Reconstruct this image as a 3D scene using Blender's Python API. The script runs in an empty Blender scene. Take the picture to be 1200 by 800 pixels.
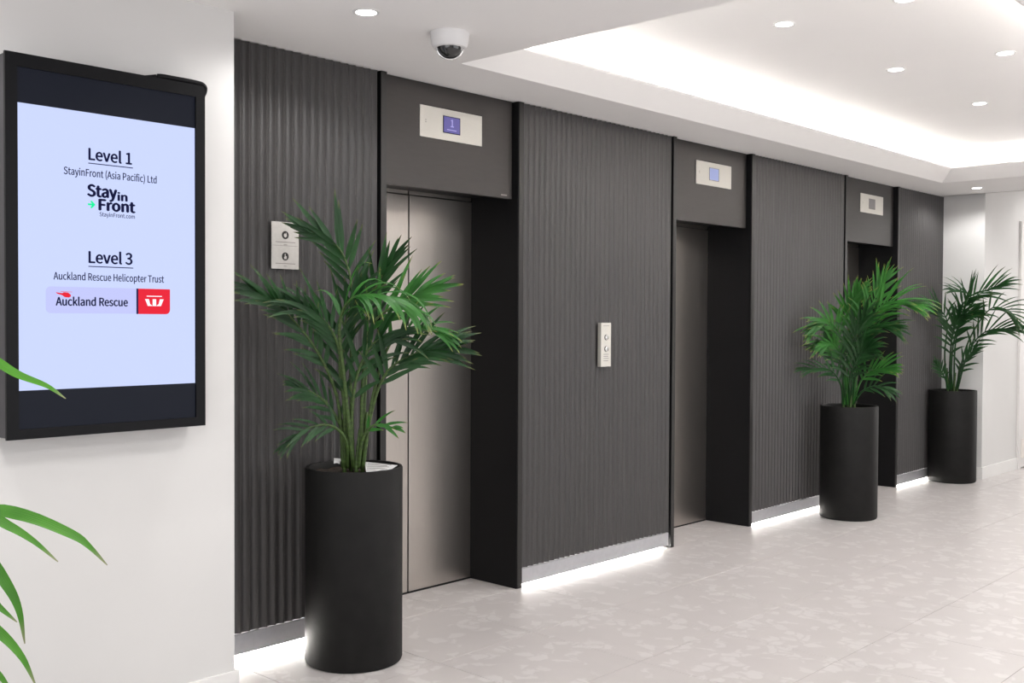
import bpy, bmesh, math, random
from mathutils import Vector, Matrix

random.seed(7)
S = bpy.context.scene
COL = S.collection

# ---------------------------------------------------------------- camera
F_PX, YAW, PITCH, ROLL, CAM_H = 1252.0, math.radians(-42.95), math.radians(-1.238), math.radians(0.267), 1.45
cam_d = bpy.data.cameras.new('camera')
cam_d.sensor_width = 36.0
cam_d.lens = F_PX / 1200.0 * 36.0
cam_d.clip_start = 0.05
cam = bpy.data.objects.new('camera', cam_d)
COL.objects.link(cam)
_cy, _sy, _cp, _sp, _cr, _sr = (math.cos(YAW), math.sin(YAW), math.cos(PITCH), math.sin(PITCH), math.cos(ROLL), math.sin(ROLL))
_RZ = Matrix(((_cy, -_sy, 0), (_sy, _cy, 0), (0, 0, 1)))
_RX = Matrix(((1, 0, 0), (0, _cp, _sp), (0, -_sp, _cp)))
_B = Matrix(((1, 0, 0), (0, 0, -1), (0, 1, 0)))
_RR = Matrix(((_cr, -_sr, 0), (_sr, _cr, 0), (0, 0, 1)))
_M = _RR @ _B @ _RX @ _RZ
_rot = Matrix((_M[0], -_M[1], -_M[2])).transposed()
cam.matrix_world = Matrix.Translation((0, 0, CAM_H)) @ _rot.to_4x4()
S.camera = cam

# ---------------------------------------------------------------- world, exposure, large lights
S.view_settings.view_transform = 'Standard'
S.view_settings.look = 'None'
S.view_settings.gamma = 1.0
S.view_settings.use_curve_mapping = False
S.view_settings.exposure = 0.18
SPOT_W = 29.0        # each recessed downlight
COVE_E = 56.0         # cove led strip emission
KICK_E = 75.0        # led strip under the fluted panels
FILL_W = 56.0      # added soft fill lights out of view
world = bpy.data.worlds.new('world')
S.world = world
world.use_nodes = True
world.node_tree.nodes['Background'].inputs[0].default_value = (0.80, 0.87, 1.0, 1)
world.node_tree.nodes['Background'].inputs[1].default_value = 0.6


def area(name, loc, rot, sx, sy, watts, color):
    d = bpy.data.lights.new(name, 'AREA')
    d.shape = 'RECTANGLE'; d.size = sx; d.size_y = sy; d.energy = watts; d.color = color
    o = bpy.data.objects.new(name, d)
    o.location = loc; o.rotation_euler = rot
    COL.objects.link(o)
    return o


# soft fill lights added out of view to brighten the lobby and its far end
area('window_daylight', (-0.3, -2.42, 1.35), (math.radians(90), 0, 0), 4.4, 2.2, FILL_W, (1.0, 0.98, 0.96))
area('window_daylight', (2.52, 4.5, 1.35), (0, math.radians(90), 0), 2.2, 5.0, FILL_W, (1.0, 0.98, 0.96))
area('window_daylight', (-0.4, 16.9, 1.35), (math.radians(-90), 0, 0), 4.0, 2.2, FILL_W * 1.3, (1.0, 0.98, 0.96))


# ---------------------------------------------------------------- materials
def mat(name, color, rough=0.5, metal=0.0, spec=0.5, noise=0.0, nscale=8.0, bump=0.0, bscale=60.0, emit=0.0, ecol=None,
        stretch=None, coat=0.0):
    m = bpy.data.materials.new(name)
    m.use_nodes = True
    nt = m.node_tree
    b = nt.nodes['Principled BSDF']
    b.inputs['Base Color'].default_value = (*color, 1)
    b.inputs['Roughness'].default_value = rough
    b.inputs['Metallic'].default_value = metal
    b.inputs['Specular IOR Level'].default_value = spec
    b.inputs['Coat Weight'].default_value = coat
    tc = nt.nodes.new('ShaderNodeTexCoord')
    mp = nt.nodes.new('ShaderNodeMapping')
    nt.links.new(tc.outputs['Object'], mp.inputs['Vector'])
    if stretch:
        mp.inputs['Scale'].default_value = stretch
    n = nt.nodes.new('ShaderNodeTexNoise')
    n.inputs['Scale'].default_value = nscale
    n.inputs['Detail'].default_value = 5
    nt.links.new(mp.outputs[0], n.inputs['Vector'])
    if noise:
        r = nt.nodes.new('ShaderNodeMapRange')
        r.inputs['From Min'].default_value = 0.3; r.inputs['From Max'].default_value = 0.7
        r.inputs['To Min'].default_value = 1 - noise; r.inputs['To Max'].default_value = 1 + noise
        nt.links.new(n.outputs['Fac'], r.inputs['Value'])
        mul = nt.nodes.new('ShaderNodeVectorMath'); mul.operation = 'SCALE'
        mul.inputs[0].default_value = color
        nt.links.new(r.outputs[0], mul.inputs['Scale'])
        nt.links.new(mul.outputs[0], b.inputs['Base Color'])
    if bump:
        n2 = nt.nodes.new('ShaderNodeTexNoise')
        n2.inputs['Scale'].default_value = bscale
        n2.inputs['Detail'].default_value = 4
        nt.links.new(mp.outputs[0], n2.inputs['Vector'])
        bp = nt.nodes.new('ShaderNodeBump')
        bp.inputs['Strength'].default_value = bump
        bp.inputs['Distance'].default_value = 0.002
        nt.links.new(n2.outputs['Fac'], bp.inputs['Height'])
        nt.links.new(bp.outputs[0], b.inputs['Normal'])
    if emit:
        b.inputs['Emission Color'].default_value = (*(ecol or color), 1)
        b.inputs['Emission Strength'].default_value = emit
    return m


M_WALL = mat('painted_wall', (0.675, 0.666, 0.656), 0.75, spec=0.3, noise=0.012, nscale=3, bump=0.05, bscale=150)
M_CEIL = mat('painted_ceiling', (0.92, 0.905, 0.895), 0.85, spec=0.2, noise=0.01, nscale=2)
M_BASE = mat('painted_baseboard', (0.78, 0.77, 0.755), 0.5, noise=0.01)
M_FLUTE = mat('charcoal_fluted_board', (0.053, 0.0495, 0.049), 0.40, spec=0.5, noise=0.02, nscale=1.5)
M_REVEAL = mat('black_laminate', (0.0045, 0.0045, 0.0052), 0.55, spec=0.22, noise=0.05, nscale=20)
M_FIN = mat('dark_bronze_edge', (0.022, 0.021, 0.02), 0.4, metal=0.2, noise=0.05)
M_HEADER = mat('dark_bronze_panel', (0.038, 0.034, 0.0325), 0.42, metal=0.4, noise=0.05, nscale=14, stretch=(1, 1, 6))
M_STEEL = mat('brushed_stainless', (0.60, 0.56, 0.52), 0.33, metal=1.0, noise=0.05, nscale=90, stretch=(1, 12, 0.12), bump=0.03, bscale=300)
M_PLATE = mat('satin_steel_plate', (0.66, 0.64, 0.59), 0.5, metal=0.5, noise=0.04, nscale=80, stretch=(1, 1, 20))
M_KICK = mat('aluminium_kick_board', (0.46, 0.46, 0.48), 0.42, metal=0.4, noise=0.04, nscale=30)
M_POT = mat('charcoal_pot', (0.0068, 0.0065, 0.0062), 0.6, spec=0.22, noise=0.25, nscale=12, bump=0.25, bscale=90)
M_SOIL = mat('potting_soil', (0.03, 0.02, 0.014), 0.95, noise=0.5, nscale=60, bump=1.0, bscale=90)
M_TVBODY = mat('black_display_casing', (0.003, 0.003, 0.004), 0.4, spec=0.15, noise=0.04)
M_TVSIDE = mat('graphite_display_side', (0.05, 0.047, 0.053), 0.45, noise=0.04)
M_TVGLASS = mat('dark_display_glass', (0.004, 0.0045, 0.007), 0.3, spec=0.08, emit=0.012, ecol=(0.5, 0.6, 1))
M_LIT = mat('lit_display_page', (0.02, 0.02, 0.02), 1.0, spec=0.0, emit=1.0, ecol=(0.535, 0.610, 0.92))
M_BADGE = mat('lavender_badge', (0.02, 0.02, 0.02), 1.0, spec=0.0, emit=1.0, ecol=(0.49, 0.52, 0.86))
M_NAVY = mat('navy_print', (0.006, 0.007, 0.03), 1.0, spec=0.0, emit=0.09, ecol=(0.10, 0.12, 0.45))
M_GREEN = mat('green_print', (0.01, 0.03, 0.02), 1.0, spec=0.0, emit=1.0, ecol=(0.0, 0.80, 0.30))
M_RED = mat('red_print', (0.03, 0.01, 0.01), 1.0, spec=0.0, emit=0.85, ecol=(0.86, 0.015, 0.04))
M_WHITEP = mat('white_print', (0.02, 0.02, 0.02), 1.0, spec=0.0, emit=1.0, ecol=(0.92, 0.90, 1.0))
M_INKDARK = mat('engraved_black', (0.02, 0.018, 0.017), 0.6, noise=0.02)
M_INKGREY = mat('engraved_grey', (0.22, 0.20, 0.19), 0.6, noise=0.02)
M_LAMP = mat('lamp_lens', (0.9, 0.9, 0.9), 0.5, emit=14.0, ecol=(1.0, 0.98, 0.95))
M_RING = mat('white_plastic', (0.80, 0.79, 0.78), 0.45, noise=0.01)
M_COVE = mat('cove_led', (0.9, 0.9, 0.9), 0.5, emit=COVE_E, ecol=(1.0, 0.97, 0.92))
M_KLED = mat('kick_led', (0.9, 0.9, 0.9), 0.5, emit=KICK_E, ecol=(1.0, 0.97, 0.91))
M_LCDBLUE = mat('violet_indicator_screen', (0.02, 0.02, 0.05), 0.3, emit=0.5, ecol=(0.12, 0.10, 0.48))
M_LCDPALE = mat('pale_blue_indicator_screen', (0.02, 0.02, 0.05), 0.3, emit=0.6, ecol=(0.32, 0.40, 0.78))
M_LCDOFF = mat('grey_indicator_screen', (0.20, 0.19, 0.19), 0.3, noise=0.03)
M_LCDTXT = mat('indicator_digit', (0.02, 0.02, 0.02), 0.4, emit=0.7, ecol=(0.50, 0.46, 0.95))
M_PAPER = mat('paper', (0.78, 0.78, 0.78), 0.7, noise=0.03)
M_CAMW = mat('camera_white', (0.78, 0.77, 0.77), 0.4, noise=0.01)
M_DOME = mat('smoked_dome', (0.02, 0.02, 0.02), 0.1, noise=0.02, coat=0.5)
M_CHROME = mat('chrome_ring', (0.85, 0.85, 0.85), 0.12, metal=1.0, noise=0.01)
M_DOORW = mat('painted_door', (0.72, 0.70, 0.685), 0.5, noise=0.01)
M_MAROON = mat('maroon_plate', (0.10, 0.02, 0.018), 0.5, noise=0.03)
M_STEM = mat('palm_stem', (0.045, 0.085, 0.018), 0.55, noise=0.45, nscale=30, stretch=(1, 1, 3))
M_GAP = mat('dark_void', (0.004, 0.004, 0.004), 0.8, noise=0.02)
M_GLASS_FRAME = mat('window_frame_grey', (0.12, 0.12, 0.125), 0.5, noise=0.02)


def leaf_material(name, dark, light, tip):
    m = bpy.data.materials.new(name)
    m.use_nodes = True
    nt = m.node_tree
    b = nt.nodes['Principled BSDF']
    b.inputs['Roughness'].default_value = 0.38
    b.inputs['Specular IOR Level'].default_value = 0.5
    tc = nt.nodes.new('ShaderNodeTexCoord')
    n = nt.nodes.new('ShaderNodeTexNoise'); n.inputs['Scale'].default_value = 7
    nt.links.new(tc.outputs['Object'], n.inputs['Vector'])
    mx = nt.nodes.new('ShaderNodeMix'); mx.data_type = 'RGBA'
    mx.inputs['A'].default_value = (*dark, 1); mx.inputs['B'].default_value = (*light, 1)
    rr = nt.nodes.new('ShaderNodeMapRange'); rr.inputs['From Min'].default_value = 0.35; rr.inputs['From Max'].default_value = 0.65
    nt.links.new(n.outputs['Fac'], rr.inputs['Value'])
    nt.links.new(rr.outputs[0], mx.inputs['Factor'])
    sep = nt.nodes.new('ShaderNodeSeparateXYZ')
    nt.links.new(tc.outputs['UV'], sep.inputs[0])
    tr = nt.nodes.new('ShaderNodeMapRange'); tr.inputs['From Min'].default_value = 0.82; tr.inputs['From Max'].default_value = 1.0
    nt.links.new(sep.outputs['X'], tr.inputs['Value'])
    mt = nt.nodes.new('ShaderNodeMix'); mt.data_type = 'RGBA'
    mt.inputs['B'].default_value = (*tip, 1)
    nt.links.new(tr.outputs[0], mt.inputs['Factor'])
    nt.links.new(mx.outputs['Result'], mt.inputs['A'])
    nt.links.new(mt.outputs['Result'], b.inputs['Base Color'])
    # fine parallel veins
    wv = nt.nodes.new('ShaderNodeTexWave'); wv.bands_direction = 'Y'; wv.inputs['Scale'].default_value = 2.2
    nt.links.new(tc.outputs['UV'], wv.inputs['Vector'])
    bp = nt.nodes.new('ShaderNodeBump'); bp.inputs['Strength'].default_value = 0.25; bp.inputs['Distance'].default_value = 0.002
    nt.links.new(wv.outputs['Fac'], bp.inputs['Height'])
    nt.links.new(bp.outputs[0], b.inputs['Normal'])
    t = nt.nodes.new('ShaderNodeBsdfTranslucent')
    nt.links.new(mt.outputs['Result'], t.inputs['Color'])
    ms = nt.nodes.new('ShaderNodeMixShader'); ms.inputs[0].default_value = 0.22
    out = nt.nodes['Material Output']
    nt.links.new(b.outputs[0], ms.inputs[1]); nt.links.new(t.outputs[0], ms.inputs[2])
    nt.links.new(ms.outputs[0], out.inputs['Surface'])
    return m


M_LEAF = leaf_material('palm_leaf', (0.009, 0.045, 0.011), (0.018, 0.085, 0.018), (0.12, 0.13, 0.04))
M_LEAFB = leaf_material('bright_palm_leaf', (0.022, 0.12, 0.018), (0.045, 0.20, 0.028), (0.26, 0.25, 0.06))
M_LEAFF = leaf_material('fresh_palm_leaf', (0.045, 0.20, 0.010), (0.085, 0.32, 0.018), (0.30, 0.30, 0.16))


def floor_material():
    m = bpy.data.materials.new('terrazzo_look_tile')
    m.use_nodes = True
    nt = m.node_tree
    b = nt.nodes['Principled BSDF']
    b.inputs['Roughness'].default_value = 0.30
    b.inputs['Specular IOR Level'].default_value = 0.5
    g = nt.nodes.new('ShaderNodeNewGeometry')
    n = nt.nodes.new('ShaderNodeTexNoise'); n.inputs['Scale'].default_value = 9; n.inputs['Detail'].default_value = 3
    nt.links.new(g.outputs['Position'], n.inputs['Vector'])
    add = nt.nodes.new('ShaderNodeVectorMath'); add.operation = 'MULTIPLY_ADD'
    add.inputs[1].default_value = (0.16, 0.16, 0.0)
    nt.links.new(n.outputs['Color'], add.inputs[0]); nt.links.new(g.outputs['Position'], add.inputs[2])
    # angular pale shards on a warm grey ground
    v = nt.nodes.new('ShaderNodeTexVoronoi'); v.feature = 'F1'; v.inputs['Scale'].default_value = 15
    nt.links.new(add.outputs[0], v.inputs['Vector'])
    sp = nt.nodes.new('ShaderNodeSeparateColor'); nt.links.new(v.outputs['Color'], sp.inputs[0])
    r1 = nt.nodes.new('ShaderNodeMapRange'); r1.inputs['From Min'].default_value = 0.60; r1.inputs['From Max'].default_value = 0.66
    nt.links.new(sp.outputs[0], r1.inputs['Value'])
    ve = nt.nodes.new('ShaderNodeTexVoronoi'); ve.feature = 'DISTANCE_TO_EDGE'; ve.inputs['Scale'].default_value = 15
    nt.links.new(add.outputs[0], ve.inputs['Vector'])
    r2 = nt.nodes.new('ShaderNodeMapRange'); r2.inputs['From Min'].default_value = 0.03; r2.inputs['From Max'].default_value = 0.16
    nt.links.new(ve.outputs['Distance'], r2.inputs['Value'])
    mm = nt.nodes.new('ShaderNodeMath'); mm.operation = 'MULTIPLY'
    nt.links.new(r1.outputs[0], mm.inputs[0]); nt.links.new(r2.outputs[0], mm.inputs[1])
    mx = nt.nodes.new('ShaderNodeMix'); mx.data_type = 'RGBA'
    mx.inputs['A'].default_value = (0.525, 0.492, 0.482, 1); mx.inputs['B'].default_value = (0.600, 0.570, 0.560, 1)
    nt.links.new(mm.outputs[0], mx.inputs['Factor'])
    n2 = nt.nodes.new('ShaderNodeTexNoise'); n2.inputs['Scale'].default_value = 5; n2.inputs['Detail'].default_value = 4
    nt.links.new(g.outputs['Position'], n2.inputs['Vector'])
    r3 = nt.nodes.new('ShaderNodeMapRange'); r3.inputs['To Min'].default_value = 0.94; r3.inputs['To Max'].default_value = 1.06
    nt.links.new(n2.outputs['Fac'], r3.inputs['Value'])
    sc = nt.nodes.new('ShaderNodeVectorMath'); sc.operation = 'SCALE'
    nt.links.new(mx.outputs['Result'], sc.inputs[0]); nt.links.new(r3.outputs[0], sc.inputs['Scale'])
    nt.links.new(sc.outputs[0], b.inputs['Base Color'])
    return m


M_FLOOR = floor_material()
M_GROUT = mat('grout', (0.30, 0.28, 0.27), 0.8, noise=0.05)


# ---------------------------------------------------------------- helpers
def link(name, me, m=None, parent=None, loc=None):
    o = bpy.data.objects.new(name, me)
    COL.objects.link(o)
    if m is not None and me is not None and not me.materials:
        me.materials.append(m)
    if parent:
        o.parent = parent
    if loc is not None:
        o.location = loc
    return o


def tag(o, label, cat, group=None):
    o['label'] = label; o['category'] = cat
    if group:
        o['group'] = group
    return o


def thing(name, loc, label, cat, group=None):
    o = bpy.data.objects.new(name, None)
    o.empty_display_size = 0.1
    COL.objects.link(o)
    o.location = loc
    return tag(o, label, cat, group)


def struct(o):
    o['kind'] = 'structure'
    return o


def box_bm(bm, x0, x1, y0, y1, z0, z1, bevel=0.0):
    r = bmesh.ops.create_cube(bm, size=1.0)
    for v in r['verts']:
        v.co = Vector(((x0 + x1) / 2 + v.co.x * (x1 - x0), (y0 + y1) / 2 + v.co.y * (y1 - y0), (z0 + z1) / 2 + v.co.z * (z1 - z0)))
    if bevel:
        es = list({e for v in r['verts'] for e in v.link_edges})
        bmesh.ops.bevel(bm, geom=es, offset=bevel, segments=2, affect='EDGES', profile=0.6)


def done(bm, name, m, parent=None, smooth=False, loc=None):
    me = bpy.data.meshes.new(name)
    bmesh.ops.recalc_face_normals(bm, faces=bm.faces)
    bm.to_mesh(me); bm.free()
    if smooth:
        for p in me.polygons:
            p.use_smooth = True
    return link(name, me, m, parent, loc)


def box(name, b, m, parent=None, bevel=0.0):
    """b = x0,x1,y0,y1,z0,z1 in the parent's space"""
    bm = bmesh.new()
    box_bm(bm, *b, bevel=bevel)
    return done(bm, name, m, parent)


def lathe_bm(bm, prof, seg=64, cx=0.0, cy=0.0):
    rings = []
    for r, z in prof:
        if r < 1e-6:
            rings.append([bm.verts.new((cx, cy, z))])
        else:
            rings.append([bm.verts.new((cx + r * math.cos(2 * math.pi * i / seg), cy + r * math.sin(2 * math.pi * i / seg), z)) for i in range(seg)])
    for a, b in zip(rings, rings[1:]):
        for i in range(seg):
            j = (i + 1) % seg
            if len(a) == 1 and len(b) == 1:
                continue
            if len(a) == 1:
                bm.faces.new((a[0], b[i], b[j]))
            elif len(b) == 1:
                bm.faces.new((a[i], a[j], b[0]))
            else:
                bm.faces.new((a[i], a[j], b[j], b[i]))


def lathe(name, prof, m, parent=None, seg=64, smooth=True, loc=None):
    bm = bmesh.new()
    lathe_bm(bm, prof, seg)
    o = done(bm, name, m, parent, smooth, loc)
    if smooth:
        o.data.set_sharp_from_angle(angle=math.radians(40))
    return o


def prism(name, pts, ax, m, parent=None):
    """pts: list of 2-D (y, z) outline; ax = (x0, x1)"""
    bm = bmesh.new()
    a = [bm.verts.new((ax[0], y, z)) for y, z in pts]
    b = [bm.verts.new((ax[1], y, z)) for y, z in pts]
    bm.faces.new(a); bm.faces.new(b[::-1])
    n = len(pts)
    for i in range(n):
        bm.faces.new((a[i], a[(i + 1) % n], b[(i + 1) % n], b[i]))
    return done(bm, name, m, parent)


def catmull(P, n):
    P = [Vector(p) for p in P]
    Q = [P[0] * 2 - P[1]] + P + [P[-1] * 2 - P[-2]]
    out = []
    segs = len(P) - 1
    for k in range(n + 1):
        t = k / n * segs
        i = min(int(t), segs - 1); f = t - i
        p0, p1, p2, p3 = Q[i], Q[i + 1], Q[i + 2], Q[i + 3]
        out.append(0.5 * ((2 * p1) + (p2 - p0) * f + (2 * p0 - 5 * p1 + 4 * p2 - p3) * f * f + (3 * p1 - p0 - 3 * p2 + p3) * f ** 3))
    return out


def tube_bm(bm, pts, radii, seg=8):
    rings = []
    for i, p in enumerate(pts):
        t = (pts[min(i + 1, len(pts) - 1)] - pts[max(i - 1, 0)]).normalized()
        a = t.cross(Vector((0.31, 0.77, 0.2))).normalized()
        b = t.cross(a).normalized()
        rings.append([bm.verts.new(p + (a * math.cos(2 * math.pi * k / seg) + b * math.sin(2 * math.pi * k / seg)) * radii[i]) for k in range(seg)])
    for r, q in zip(rings, rings[1:]):
        for k in range(seg):
            bm.faces.new((r[k], r[(k + 1) % seg], q[(k + 1) % seg], q[k]))
    bm.faces.new(rings[0][::-1]); bm.faces.new(rings[-1])


import os
try:      # the sans face that ships inside Blender itself, else its built-in one
    FONT = bpy.data.fonts.load(os.path.join(bpy.utils.system_resource('DATAFILES'), 'fonts', 'Noto Sans CJK Regular.woff2'))
except Exception:
    FONT = None


def glyphs(name, s, bold=0.0, shear=0.0):
    c = bpy.data.curves.new(name, 'FONT')
    c.body = s; c.size = 1.0; c.offset = bold; c.shear = shear
    c.resolution_u = 4
    if FONT:
        c.font = FONT
    o = bpy.data.objects.new(name, c)
    COL.objects.link(o)
    bpy.context.view_layer.update()
    me = bpy.data.meshes.new_from_object(o.evaluated_get(bpy.context.evaluated_depsgraph_get()))
    bpy.data.objects.remove(o); bpy.data.curves.remove(c)
    return me


_ref = glyphs('ref', 'H')
CAP = max(v.co.y for v in _ref.vertices)
bpy.data.meshes.remove(_ref)


M_NOTICE_SHADED = mat('notice_steel', (0.52, 0.50, 0.475), 0.5, metal=0.5, noise=0.04, nscale=60)  # steel coloured darker to paint in the shade on this plate


def text(name, s, h, y, z, x, m, parent, width=None, bold=0.0, shear=0.0, depth=0.0004):
    """flat lettering in the plane facing +x; (y, z) is the left end of the baseline, h the capital height"""
    me = glyphs(name, s, 0.0, shear)
    xs = [v.co.x for v in me.vertices]
    k = h / CAP
    w0 = max(xs) - min(xs)
    kx = (width / w0) if width else k
    mn = min(xs)
    bm = bmesh.new(); bm.from_mesh(me)
    src = list(bm.verts) + list(bm.edges) + list(bm.faces)
    if bold:
        for dx, dy in ((1, 0), (-1, 0), (0, 1), (0, -1)):
            g2 = bmesh.ops.duplicate(bm, geom=src)['geom']
            for v in g2:
                if isinstance(v, bmesh.types.BMVert):
                    v.co.x += dx * bold; v.co.y += dy * bold * 0.6
    r = bmesh.ops.extrude_face_region(bm, geom=list(bm.faces))
    up = {v for v in r['geom'] if isinstance(v, bmesh.types.BMVert)}
    for v in bm.verts:
        v.co = Vector((x + (depth if v in up else 0.0), y + (v.co.x - mn) * kx, z + v.co.y * k))
    bm.to_mesh(me); bm.free()
    me.name = name
    me.materials.clear()
    return link(name, me, m, parent)



# ================================================================ large structure
X = -3.866                      # face of the lift wall
WL = -3.542                     # face of the left wall
CZ = 2.603                      # lower ceiling
YE = 10.055                     # end wall after the last fluted panel
P = 0.603                       # tile pitch
FX0, FX1, FY0, FY1 = -4.8, 2.6, -2.5, 17.0

fl = struct(box('floor', (FX0, FX1, FY0, FY1, -0.12, -0.0015), M_GROUT))
# 600 mm tiles laid one by one where the photograph lets them be told apart
tile_me = None
gx0 = -2.06 - 4 * P; gy0 = 2.46 - 4 * P
NX, NY = 8, 18
for i in range(-1, NX):
    for j in range(NY):
        if tile_me is None:
            bm = bmesh.new()
            box_bm(bm, -P / 2 + 0.0014, P / 2 - 0.0014, -P / 2 + 0.0014, P / 2 - 0.0014, -0.010, 0.0)
            top = [e for e in bm.edges if all(abs(v.co.z) < 1e-6 for v in e.verts)]
            bmesh.ops.bevel(bm, geom=top, offset=0.0005, segments=1, affect='EDGES')
            t = done(bm, 'tile', M_FLOOR, fl)
            tile_me = t.data
        else:
            t = link('tile', tile_me, None, fl)
        t.location = (gx0 + (i + 0.5) * P, gy0 + (j + 0.5) * P, 0.0)
# beyond them the same tiles, joined
bm = bmesh.new()
xa, xb, ya, yb = gx0 - P, gx0 + NX * P, gy0, gy0 + NY * P
g = 0.0014
for i in range(-3, 16):
    for j in range(-8, 30):
        x0 = gx0 + i * P; y0 = gy0 + j * P
        if -1 <= i < NX and 0 <= j < NY:
            continue
        x1 = min(x0 + P, FX1); y1 = min(y0 + P, FY1); x0 = max(x0, FX0); y0 = max(y0, FY0)
        if x1 - x0 < 0.02 or y1 - y0 < 0.02:
            continue
        box_bm(bm, x0 + g, x1 - g, y0 + g, y1 - g, -0.01, 0.0)
fo = done(bm, 'outer_tiles', M_FLOOR, fl)
fo['kind'] = 'stuff'

# walls
struct(box('wall_left', (-4.8, WL, -2.6, 2.254, 0, 3.3), M_WALL))
bm = bmesh.new()
box_bm(bm, -4.9, -4.262, 2.254, YE, 0, 3.3)
struct(done(bm, 'wall_lift', M_GAP))
bm = bmesh.new()
box_bm(bm, -4.8, -3.49, YE, 17.0, 0, 3.3)
struct(done(bm, 'wall_end', M_WALL))
bm = bmesh.new()      # entrance wall behind the camera, its wide opening put in to admit light
box_bm(bm, -4.8, -2.6, -2.7, -2.5, 0, 3.3); box_bm(bm, 2.0, 2.8, -2.7, -2.5, 0, 3.3); box_bm(bm, -2.6, 2.0, -2.7, -2.5, 2.5, 3.3)
struct(done(bm, 'wall_entrance', M_WALL))
bm = bmesh.new()  # right wall, its opening put in to admit light
box_bm(bm, 2.6, 2.8, -2.5, 1.9, 0, 3.3); box_bm(bm, 2.6, 2.8, 7.1, 17.0, 0, 3.3); box_bm(bm, 2.6, 2.8, 1.9, 7.1, 2.5, 3.3)
struct(done(bm, 'wall_right', M_WALL))
struct(box('wall_far', (-4.8, 2.8, 17.0, 17.2, 0, 3.3), M_WALL))

# baseboards
bm = bmesh.new()
box_bm(bm, WL, WL + 0.014, -2.5, 2.268, 0, 0.10, bevel=0.002)
box_bm(bm, -3.84, WL - 0.0005, 2.2545, 2.268, 0, 0.0995, bevel=0.001)
struct(done(bm, 'baseboard_left', M_BASE))
bm = bmesh.new()
box_bm(bm, -3.85, -3.4905, YE - 0.014, YE - 0.0005, 0, 0.1095, bevel=0.001)
box_bm(bm, -3.49, -3.476, YE - 0.014, 10.99, 0, 0.11, bevel=0.002)
struct(done(bm, 'baseboard_end', M_BASE))

# ceiling with the raised tray
TX0, TX1, TY0, TY1 = -3.49, -1.31, 3.40, 9.04
LO = 0.12; LZ = 2.70; UZ = 2.83
bm = bmesh.new()
for b in ((-4.8, TX0, -2.6, 10.02), (TX1, 2.8, -2.6, 10.02), (TX0, TX1, -2.6, TY0), (TX0, TX1, TY1, 10.02)):
    box_bm(bm, b[0], b[1], b[2], b[3], CZ, CZ + 0.03)
# sloped fascia rising inward to a thin lip
o_ = [(TX0, TY0), (TX1, TY0), (TX1, TY1), (TX0, TY1)]
i_ = [(TX0 + LO, TY0 + LO), (TX1 - LO, TY0 + LO), (TX1 - LO, TY1 - LO), (TX0 + LO, TY1 - LO)]
rr = []
for pts, z in ((o_, CZ), (i_, LZ), (i_, LZ + 0.012), (o_, CZ + 0.03)):
    rr.append([bm.verts.new((x, y, z)) for x, y in pts])
for a, b in zip(rr, rr[1:]):
    for k in range(4):
        bm.faces.new((a[k], a[(k + 1) % 4], b[(k + 1) % 4], b[k]))
struct(done(bm, 'ceiling', M_CEIL))
bm = bmesh.new()
OX0, OX1, OY0, OY1 = TX0 - 0.16, TX1 + 0.16, TY0 - 0.16, TY1 + 0.16
box_bm(bm, OX0, OX1, OY0, OY1, UZ, UZ + 0.03)
box_bm(bm, OX0 - 0.02, OX0, OY0, OY1, CZ + 0.03, UZ + 0.03); box_bm(bm, OX1, OX1 + 0.02, OY0, OY1, CZ + 0.03, UZ + 0.03)
box_bm(bm, OX0 - 0.02, OX1 + 0.02, OY0 - 0.02, OY0, CZ + 0.03, UZ + 0.03); box_bm(bm, OX0 - 0.02, OX1 + 0.02, OY1, OY1 + 0.02, CZ + 0.03, UZ + 0.03)
struct(done(bm, 'ceiling_tray', M_CEIL))
struct(box('ceiling_end', (-4.8, 2.8, 10.02, 17.2, 3.0, 3.05), M_CEIL))
struct(box('trim_1', (-4.8, 2.8, 10.0, 10.02, CZ, 3.05), M_CEIL))
# hidden cove strips
cs = thing('cove_light_strip', (0, 0, 0), 'continuous warm white light strip hidden behind the ceiling tray lip', 'light')
for b in ((TX0 - 0.07, TX0 - 0.055, TY0, TY1), (TX1 + 0.055, TX1 + 0.07, TY0, TY1), (TX0, TX1, TY0 - 0.07, TY0 - 0.055), (TX0, TX1, TY1 + 0.055, TY1 + 0.07)):
    box('strip', (b[0], b[1], b[2], b[3], CZ + 0.088, CZ + 0.103), M_COVE, cs)

# door at the far end of the white wall
dr = link('door_1', None); struct(dr)
DY = 11.06
box('door_frame', (-3.49, -3.466, 10.99, DY, 0, 2.42), M_DOORW, dr, 0.002)
box('door_leaf', (-3.482, -3.470, DY, 11.98, 0.01, 2.36), M_DOORW, dr, 0.002)
box('kick_plate', (-3.470, -3.467, DY + 0.01, 11.95, 0.10, 0.29), M_STEEL, dr)
box('sign_plate', (-3.470, -3.466, DY + 0.02, DY + 0.22, 2.215, 2.295), M_MAROON, dr)
box('door_frame', (-3.49, -3.466, 11.98, 12.05, 0, 2.42), M_DOORW, dr, 0.002)

# frames for the added light opening, out of view
for k, (a, b) in enumerate(((-2.6, -0.3), (-0.3, 2.0))):
    w = link('window_%d' % (k + 1), None); struct(w)
    for q in ((a, a + 0.05, 0, 2.5), (b - 0.05, b, 0, 2.5), (a + 0.05, b - 0.05, 0, 0.06), (a + 0.05, b - 0.05, 2.44, 2.5)):
        box('window_frame', (q[0], q[1], -2.62, -2.56, q[2], q[3]), M_GLASS_FRAME, w)


# ================================================================ fluted wall panels
flute_cache = {}


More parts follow.
